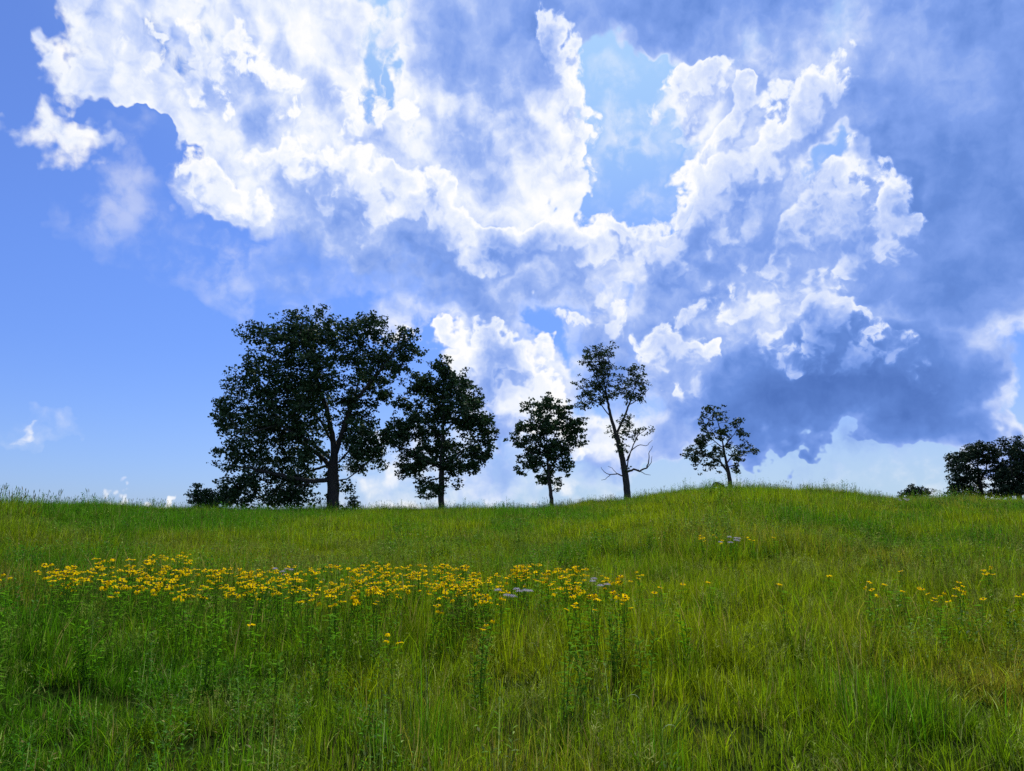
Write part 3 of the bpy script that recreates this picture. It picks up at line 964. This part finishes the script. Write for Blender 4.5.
make_tree('oak_tree', 'second tallest oak just right of the largest tree with dense pointed crown and straight trunk', 'tree', 54.0, 441,
    [Ls((441, 511), (441, 485), (441, 455), (442, 420), (441, 385), (441, 365)),
     Ls((441, 470), (425, 462, -.6), (405, 452, -1.2), (388, 446, -1.4)), Ls((441, 462), (460, 452, .5), (480, 440, .8)),
     Ls((441, 478), (425, 482, .8), (408, 478, 1.4)), Ls((441, 440), (425, 425, 1), (408, 412, 1.5)), Ls((441, 435), (455, 425, -1.2), (472, 408, -1.6))],
    Ls((440, 370, 14, 12), (455, 383, 17, 12), (422, 388, 19, 12), (470, 399, 12, 12), (440, 402, 24, 18), (406, 408, 14, 12), (425, 423, 24, 15),
       (470, 423, 20, 16), (489, 438, 8, 9), (402, 433, 20, 14), (388, 448, 12, 8), (440, 443, 24, 13), (476, 453, 17, 9), (417, 458, 22, 13),
       (405, 473, 13, 9), (397, 481, 9, 5), (430, 487, 13, 7), (452, 468, 19, 9), (425, 496, 8, 4), (452, 483, 8, 5), (388, 436, 10, 6), (470, 466, 10, 6)),
    0.21, 0.20, 27000, M_OAK, 5, spread=0.27, step=0.27)

make_tree('oak_tree', 'small upright oak with rounded crown standing alone between two taller trees', 'tree', 53.5, 553,
    [Ls((553, 508), (551, 492), (549, 478), (548, 455), (547, 430), (548, 408)), Ls((549, 475), (538, 460, -.4), (524, 448, -.7)),
     Ls((549, 470), (562, 455, .4), (574, 436, .6)), Ls((548, 455), (538, 436, .7), (532, 415, .9)), Ls((548, 452), (558, 432, -.7), (565, 414, -.9))],
    Ls((535, 409, 12, 8), (550, 405, 10, 8), (565, 411, 10, 9), (579, 425, 8, 11), (525, 430, 12, 10), (545, 425, 20, 12), (568, 432, 16, 12),
       (514, 438, 5, 5), (530, 445, 18, 10), (555, 450, 22, 12), (580, 445, 6, 7), (536, 461, 18, 8), (526, 473, 12, 5), (560, 468, 16, 8), (549, 479, 14, 6), (561, 484, 7, 5)),
    0.135, 0.19, 11000, M_OAK, 7, spread=0.22, step=0.22)

make_tree('ash_tree', 'tall thin tree with sparse forked crown and bare dead branches low on its trunk', 'tree', 53.0, 629,
    [Ls((629, 502), (627, 480), (624, 460), (619, 438), (613, 417), (609, 396), (606, 375), (602, 355)),
     Ls((619, 434), (627, 418, .2), (633, 404, .3), (639, 388, .3), (643, 372, .2)),
     Ls((613, 418), (603, 403, .4), (592, 398, .6), (584, 404, .7)), Ls((609, 395), (598, 378, -.5), (589, 362, -.8)),
     Ls((608, 390), (614, 370, .5), (613, 352, .6)), Ls((628, 470), (632, 452, -.2), (639, 437, -.3), (648, 431, -.3)), Ls((633, 405), (642, 400, -.3), (652, 390, -.4))],
    Ls((597, 352, 11, 8), (612, 351, 8, 8), (588, 361, 9, 7), (605, 368, 13, 11), (583, 384, 6, 5), (599, 385, 12, 8), (590, 398, 12, 7), (605, 400, 10, 7),
       (617, 391, 7, 9), (640, 371, 10, 8), (633, 380, 9, 10), (648, 384, 7, 7), (646, 397, 8, 6), (630, 395, 6, 7), (628, 423, 7, 4), (648, 431, 8, 4),
       (635, 433, 8, 5), (620, 438, 6, 5), (584, 406, 6, 4), (623, 451, 6, 10), (630, 469, 5, 9), (612, 428, 5, 4)),
    0.23, 0.145, 8200, M_THIN, 9, spread=0.205, step=0.21, depth=0.7, taper=0.75,
    dead=[[(Ls((629, 473), (635, 470), (641, 472), (648, 469), (651, 462), (651, 454), (655, 447)), 0.085), (Ls((648, 469), (653, 463), (654, 457)), 0.035), (Ls((640, 471), (646, 475), (652, 476)), 0.03)],
          [(Ls((627, 479), (619, 475), (611, 475), (605, 473), (602, 468)), 0.06), (Ls((612, 475), (606, 480), (602, 481)), 0.025), (Ls((619, 475), (613, 469), (609, 467)), 0.022)],
          [(Ls((628, 462), (634, 450), (642, 446), (650, 446), (655, 441)), 0.05)]])

make_tree('apple_tree', 'small open crowned tree with leaning trunk on top of the highest mound', 'tree', 49.5, 733,
    [Ls((733, 491), (731, 475), (728, 458), (726, 442), (723, 425), (719, 412)), Ls((731, 474), (722, 464, -.3), (710, 458, -.5), (697, 455, -.6)),
     Ls((729, 464), (738, 456, .3), (748, 453, .5), (757, 452, .5)), Ls((727, 450), (718, 440, .4), (708, 428, .6)), Ls((727, 448), (737, 436, -.3), (744, 424, -.5)),
     Ls((730, 468), (737, 466, -.2), (741, 462, -.4))],
    Ls((717, 410, 8, 4), (723, 416, 8, 5), (708, 422, 6, 5), (735, 421, 4, 5), (743, 422, 3, 5), (715, 435, 10, 8), (728, 437, 9, 7), (742, 434, 6, 5), (749, 437, 4, 3),
       (705, 444, 10, 7), (695, 455, 8, 6), (712, 455, 14, 8), (730, 450, 10, 6), (745, 452, 10, 7), (756, 453, 6, 5), (700, 465, 7, 5), (715, 466, 9, 4), (705, 472, 5, 3), (738, 469, 4, 5), (742, 461, 7, 4)),
    0.13, 0.145, 4700, M_THIN, 13, spread=0.175, step=0.19)

make_tree('oak_tree', 'distant broad dark tree beyond the ridge at the meadow edge, the more open of two', 'tree', 104.0, 984,
    [Ls((984, 512), (984, 490), (983, 475), (984, 458)), Ls((984, 490), (970, 478, -1), (962, 470, -1.5)), Ls((984, 482), (996, 470, 1), (1000, 460, 1.2)), Ls((984, 495), (972, 490, 1), (960, 484, 1.6))],
    Ls((984, 450, 13, 8), (970, 462, 13, 11), (996, 458, 12, 10), (960, 480, 8, 9), (978, 479, 13, 11), (965, 494, 13, 5), (1000, 474, 9, 10), (998, 492, 10, 6), (982, 498, 12, 5), (956, 488, 5, 5)),
    0.42, 0.27, 14000, M_FAR, 17, spread=0.40, step=0.5)

make_tree('oak_tree', 'distant dense dark tree cut by the frame beside the more open far tree', 'tree', 100.0, 1022,
    [Ls((1022, 512), (1022, 490), (1022, 470), (1021, 452)), Ls((1022, 488), (1012, 476, -1), (1010, 460, -1.2)), Ls((1022, 485), (1034, 470, 1), (1042, 462, 1.4)), Ls((1022, 495), (1010, 490, 1.2))],
    Ls((1012, 447, 8, 6), (1023, 450, 11, 10), (1020, 474, 13, 13), (1016, 491, 13, 9), (1036, 458, 15, 15), (1037, 484, 16, 13), (1028, 468, 14, 12), (1010, 482, 6, 8)),
    0.40, 0.27, 15000, M_FAR, 19, spread=0.40, step=0.5)

make_tree('shrub', 'small far round bush poking above the ridge right of the mound', 'shrub', 130.0, 917,
    [Ls((917, 502), (917, 494), (917, 490))], Ls((917, 490, 9, 4), (911, 493, 7, 4), (926, 493, 7, 4), (904, 495, 4, 3), (917, 495, 13, 4)),
    0.14, 0.24, 3600, M_FAR, 23, spread=0.32, step=0.4, trunk_part='stem')
make_tree('shrub', 'dark bush at the left foot of the largest oak on the ridge', 'shrub', 52.0, 203,
    [Ls((203, 514), (203, 504), (201, 494)), Ls((203, 507), (194, 499, .2)), Ls((203, 508), (213, 501, -.2))],
    Ls((199, 494, 9, 7), (193, 501, 7, 6), (208, 500, 9, 8), (218, 505, 9, 6), (205, 506, 14, 5)), 0.05, 0.15, 3000, M_OAK, 29, spread=0.2, step=0.2, trunk_part='stem')
make_tree('shrub', 'low sapling just right of the largest trunk on the ridge', 'shrub', 52.5, 350,
    [Ls((350, 514), (350, 507), (351, 500))], Ls((351, 502, 5, 5), (346, 507, 4, 4), (354, 507, 5, 4)), 0.03, 0.13, 700, M_OAK, 31, spread=0.15, step=0.16, trunk_part='stem', points_n=160)
make_tree('shrub', 'tiny leafy bush left of the trunk of the mound tree', 'shrub', 49.0, 720,
    [Ls((720, 492), (720, 488), (719, 485))], Ls((719, 487, 4, 3), (724, 489, 4, 2), (715, 490, 3, 2)), 0.03, 0.11, 420, M_OAK, 37, spread=0.12, step=0.14, trunk_part='stem', points_n=120)

# ------------------------------------------------------------------ flowers
def tube_np(chains, sides=4):
    return tubes(chains, lambda q: sides)


def head_mesh(r, droop=0.0, n=11, rad=0.032):
    V, Q = [], []
    for k in range(n):
        th = 6.283 * k / n + r.normal() * 0.06
        ln = rad * r.uniform(0.88, 1.1); w = rad * 0.52
        dr = r.uniform(-0.10, 0.42) + droop
        c, s = math.cos(th), math.sin(th)
        b = len(V)
        for (f, sd, z) in ((0.22, -.5, 0.0), (0.22, .5, 0.0), (0.68, 1.0, -0.25 * dr), (1.0, .35, -dr), (1.0, -.35, -dr), (0.68, -1.0, -0.25 * dr)):
            V.append((c * f * ln - s * sd * w / 2, s * f * ln + c * sd * w / 2, z * ln))
        Q.append((b, b + 1, b + 2, b + 5)); Q.append((b + 5, b + 2, b + 3, b + 4))
    return np_mesh('flower_head', V, Q, M_PETAL)


def disc_mesh(rad=0.009):
    V, Q = [], []
    for i, (rr, z) in enumerate(((1.0, -0.2), (1.0, 0.35), (0.72, 0.85), (0.3, 1.1))):
        for k in range(8):
            V.append((rad * rr * math.cos(k * .7854), rad * rr * math.sin(k * .7854), rad * z))
    for i in range(3):
        for k in range(8): Q.append((i * 8 + k, i * 8 + (k + 1) % 8, (i + 1) * 8 + (k + 1) % 8, (i + 1) * 8 + k))
    Q += [(24, 25, 26, 27), (24, 27, 28, 31), (28, 29, 30, 31)]
    return np_mesh('flower_disc', V, Q, M_DISC, True)


HEADS = [head_mesh(rng, q, k) for q, k in ((0, 11), (0.15, 10), (-0.2, 12), (0.5, 9), (0.05, 11), (0.9, 10))]
DISC = disc_mesh()


def leaf_set(V, Q, pts, ln, w, r):
    for p in pts:
        b = len(V)
        th = r.uniform(0, 6.283); pt = r.uniform(0.0, 0.9)
        c, s = math.cos(th), math.sin(th); cp, sp = math.cos(pt), math.sin(pt)
        L_ = ln * r.uniform(0.6, 1.2); w_ = w * r.uniform(.8, 1.2)
        for (f, sd, dz) in ((0, 0, 0), (.4, -.5, .0), (1, 0, -.22), (.4, .5, .0)):
            V.append((p[0] + c * f * L_ * cp - s * sd * w_, p[1] + s * f * L_ * cp + c * sd * w_, p[2] + f * L_ * sp + dz * L_))
        Q.append((b, b + 1, b + 2, b + 3))


def flower_proto(nh, seed):
    r = np.random.default_rng(seed)
    root = bpy.data.objects.new('yellow_wildflower', None)
    chains, tips = [], []
    LV, LQ = [], []
    Hh = 1.0                      # built 1 m tall, scaled when set out
    ns = max(1, nh // 3)
    k = 0
    for s in range(ns):
        bx_, by_ = r.normal() * 0.03, r.normal() * 0.03
        lx, ly = r.normal() * 0.06, r.normal() * 0.06
        h0 = Hh * r.uniform(0.90, 1.0)
        main = [np.array([bx_ + lx * t * t, by_ + ly * t * t, h0 * t - (0.03 if t == 0 else 0)]) for t in np.linspace(0, 1, 7)]
        chains.append((main, list(np.linspace(0.0045, 0.0024, 7)))); tips.append(main[-1])
        leaf_set(LV, LQ, [main[0] + (main[-1] - main[0]) * t for t in r.uniform(0.12, 0.9, 20)], 0.10, 0.024, r)
        for b in range(nh // ns - 1):
            t0 = r.uniform(0.55, 0.8)
            i0 = int(t0 * 6)
            a = main[i0]; th = r.uniform(0, 6.283); sp = r.uniform(0.03, 0.10)
            e = np.array([a[0] + math.cos(th) * sp, a[1] + math.sin(th) * sp, h0 * r.uniform(0.84, 1.02)])
            m_ = (a + e) / 2 + np.array([math.cos(th) * .02, math.sin(th) * .02, -0.02])
            chains.append(([a, m_, e], [0.0028, 0.0024, 0.002])); tips.append(e)
            leaf_set(LV, LQ, [m_], 0.06, 0.014, r)
    V, Q = tube_np(chains)
    objs = [('stem', np_mesh('stem', V, Q, M_STEM, True), None), ('foliage', np_mesh('foliage', LV, LQ, M_FLEAF), None)]
    kids = []
    for nm, me, _ in objs:
        o = bpy.data.objects.new(nm, me); o.parent = root; kids.append((o, None))
    for e in tips:
        hd_ = bpy.data.objects.new('flower_head', HEADS[int(r.integers(0, 6))]); hd_.parent = root
        hd_.location = e; hd_.rotation_euler = (r.normal() * 0.28 - 0.05, r.normal() * 0.28, r.uniform(0, 6.28)); sc_ = r.uniform(0.68, 1.15); hd_.scale = (sc_,) * 3
        dc_ = bpy.data.objects.new('flower_disc', DISC); dc_.parent = hd_
        kids.append((hd_, dc_))
    return root, kids


FP = [flower_proto(nh, 100 + i) for i, nh in enumerate((1, 2, 3, 4, 5, 6, 6, 7, 8))]


def place(proto_, x, y, sc_, label, group, cat='wildflower'):
    root, kids = proto_
    o = root.copy(); C.objects.link(o)
    o.location = (x, y, hz(x, y)); o.scale = (1, 1, 1)
    o.rotation_euler = (0, 0, rnd.random() * 6.283)
    tag(o, label, cat, group)
    for a, b in kids:
        c = a.copy(); C.objects.link(c); c.parent = o
        if a.name.split('.')[0] in ('stem', 'foliage'): c.scale = (1, 1, sc_)
        else: c.location = (a.location.x, a.location.y, a.location.z * sc_)
        if b:
            d = b.copy(); C.objects.link(d); d.parent = c
    return o


dd_ = np.arange(3.5, 48, 0.1)
def solve(u, v, h):
    x = (u - W / 2) / F * dd_ * KU
    vv = HORIZON - (height(x, dd_) + h - EYE.z) / dd_ * F
    i = int(np.argmax(vv < v)) if (vv < v).any() else int(np.argmin(np.abs(vv - v)))
    return float(x[i]), float(dd_[i])


# drifts of flowers: (x range, y range of the heads, plants)
BAND = [(48, 92, 562, 580, 10), (85, 112, 551, 566, 6), (110, 192, 549, 582, 30), (190, 234, 564, 579, 13), (234, 284, 564, 583, 17), (290, 332, 561, 588, 13),
        (332, 392, 560, 590, 22), (388, 470, 561, 582, 34), (440, 502, 570, 590, 17), (514, 548, 561, 577, 11), (560, 582, 562, 584, 11), (596, 634, 566, 592, 6)]
LB = 'yellow wildflower in the dense drift across the middle of the meadow'
for (u0, u1, v0, v1, n) in BAND:
    for _ in range(int(n * 1.2)):
        u = rnd.uniform(u0, u1); v = v0 + (v1 - v0) * rnd.random() ** 1.2
        h = rnd.uniform(0.56, 0.84)
        x, y = solve(u, v, h)
        place(FP[rnd.choice((2, 3, 4, 5, 6, 7, 8))], x, y, h, LB, 'yellow wildflowers in the dense drift')
SINGLE = [(400, 626, 2, 'three bloom yellow wildflower lowest in the meadow, well in front of the drift'),
          (437, 597, 4, 'yellow wildflower just in front of the densest stretch of the drift'),
          (489, 614, 2, 'pale yellow wildflower in grass before the drift, right of the three bloom plant'),
          (352, 590, 5, 'bunch of yellow blooms low at the near edge of the drift'),
          (562, 600, 3, 'yellow wildflower below the short clump near the right end of the drift'),
          (191, 587, 1, 'two bloom pale yellow wildflower below the thick left part of the drift'),
          (254, 621, 0, 'lone single bloom yellow wildflower in grass below the left half of the drift'),
          (3, 571, 2, 'orange yellow wildflower at the far left edge of the meadow')]
for (u, v, k, lb) in SINGLE:
    x, y = solve(u, v, 0.66)
    place(FP[k], x, y, 0.66, lb, None)
for (u, v, k) in [(706, 580, 1), (776, 582, 1), (863, 576, 2), (868, 584, 2), (880, 583, 0), (898, 588, 0), (926, 585, 4), (932, 588, 3), (945, 583, 4), (950, 586, 3), (957, 580, 1), (980, 564, 3), (984, 567, 3),
                  (930, 598, 1), (937, 599, 1), (975, 597, 1), (1010, 586, 3), (1015, 588, 2), (983, 573, 0), (893, 570, 1), (660, 585, 1), (684, 582, 1), (640, 576, 1), (655, 590, 0), (823, 574, 0)]:
    h = rnd.uniform(.55, .66)
    x, y = solve(u, v, h)
    place(FP[max(0, k - 1)], x, y, h, 'yellow wildflower scattered thinly over the right half of the meadow', 'scattered yellow wildflowers')
for (u, v, k) in [(700, 534, 3), (706, 537, 4), (713, 533, 2), (722, 538, 2), (750, 536, 3), (774, 537, 1)]:
    h = rnd.uniform(.55, .66)
    x, y = solve(u, v, h)
    place(FP[max(0, k - 1)], x, y, h, 'tiny yellow wildflower far up the slope below the mound tree', 'far yellow wildflowers')


def lilac_plant(u, v, label, h=0.66, nh=5, seed=1, fixed=None):
    r = np.random.default_rng(seed)
    x, y = solve(u, v, h)
    root = link('lilac_wildflower', None, loc=(x, y, hz(x, y)))
    tag(root, label, 'wildflower')
    chains, LV, LQ = [], [], []
    for k in range(nh):
        e = np.array([r.normal() * 0.10, r.normal() * 0.08, h * r.uniform(0.86, 1.0)])
        a = np.array([e[0] * 0.2, e[1] * 0.2, -0.02])
        chains.append(([a, (a + e) / 2 + r.normal(size=3) * .01, e], [.004, .003, .002]))
        leaf_set(LV, LQ, [a + (e - a) * t for t in r.uniform(.2, .9, 12)], .06, .018, r)
        HV, HQ = [], []
        for j in range(70):
            q = r.normal(size=3); q /= np.linalg.norm(q); q[2] = abs(q[2]) * .6
            leaf_blade(HV, HQ, [], [], *(q * 0.028), 0.02, .006, math.atan2(q[1], q[0]), r.uniform(.1, 1.2), 0)
        link('flower_head', np_mesh('flower_head', HV, HQ, M_LILAC), root, e)
    V, Q = tube_np(chains)
    link('stem', np_mesh('stem', V, Q, M_STEM, True), root)
    link('foliage', np_mesh('foliage', LV, LQ, M_FLEAF), root)


lilac_plant(511, 586, 'pale lilac wildflower among the yellow drift near its middle, the largest lilac clump', nh=8, seed=3)
lilac_plant(598, 577, 'pale lilac wildflower beside the short yellow clump at the right end of the drift', nh=4, seed=4)
lilac_plant(293, 567, 'pale lilac wildflower in the drift left of the largest trunk', nh=5, seed=5)
lilac_plant(731, 537, 'pale lilac wildflower far up the slope below the mound tree', nh=8, seed=6)
lilac_plant(906, 499, 'pale lilac wildflower clump just under the ridge near the far round bush', nh=9, seed=7)


def weed(u, v, h, label, seed, mat=M_PALELEAF, group=None):
    r = np.random.default_rng(seed)
    x, y = solve(u, v, h)
    root = link('leafy_weed', None, loc=(x, y, hz(x, y)))
    tag(root, label, 'plant', group)
    chains, LV, LQ = [], [], []
    for k in range(r.integers(2, 5)):
        e = np.array([r.normal() * 0.07, r.normal() * 0.06, h * r.uniform(0.75, 1.0)])
        a = np.array([e[0] * .3, e[1] * .3, -.02])
        chains.append(([a, (a + e) / 2, e], [.005, .004, .002]))
        leaf_set(LV, LQ, [a + (e - a) * t for t in np.linspace(.15, 1.0, 26)], .085, .030, r)
    V, Q = tube_np(chains)
    link('stem', np_mesh('stem', V, Q, M_STEM, True), root)
    link('foliage', np_mesh('foliage', LV, LQ, mat), root)


for i, (u, v) in enumerate([(9, 592), (22, 606), (14, 622), (592, 596), (612, 606), (588, 622), (100, 612), (478, 625), (560, 632), (220, 608), (215, 612), (330, 612), (688, 600),
                            (640, 620), (280, 640)]):
    weed(u, v, rnd.uniform(.55, .72), 'tall pale leafy weed standing up among the grass below the flowers', 300 + i, M_PALELEAF if i % 3 else M_FLEAF, 'leafy weeds in the meadow')


def curled_blade(u, v, h, label, seed, width=0.014):
    r = np.random.default_rng(seed)
    x, y = solve(u, v, h)
    V, Q = [], []
    n = 16
    side = r.choice((-1, 1))
    for i in range(n + 1):
        t = i / n
        if t < 0.62: px, pz = 0.05 * t * side, h * t / 0.62
        else:
            a = (t - 0.62) / 0.38 * 2.6
            px = (0.031 + 0.045 * (1 - math.cos(a))) * side; pz = h + 0.045 * math.sin(a)
        w = width * (1 - t ** 3 * 0.9) / 2
        V += [(px, -w * .6, pz), (px + w * .25, w * .8, pz)]
    Q = [(2 * i, 2 * i + 1, 2 * i + 3, 2 * i + 2) for i in range(n)]
    o = link('curled_grass_blade', np_mesh('curled_grass_blade', V, Q, M_BLADE, True), loc=(x, y, hz(x, y) - .02))
    tag(o, label, 'grass blade')


curled_blade(640, 690, 0.52, 'broad pale grass blade curling over at its tip, the taller of two near the bottom', 1)
curled_blade(650, 717, 0.46, 'shorter broad pale grass blade with hooked tip beside the taller curled blade', 2)

SC.cycles.max_bounces = 6
SC.cycles.diffuse_bounces = 3
SC.cycles.glossy_bounces = 2
SC.cycles.transmission_bounces = 3
SC.cycles.use_denoising = False
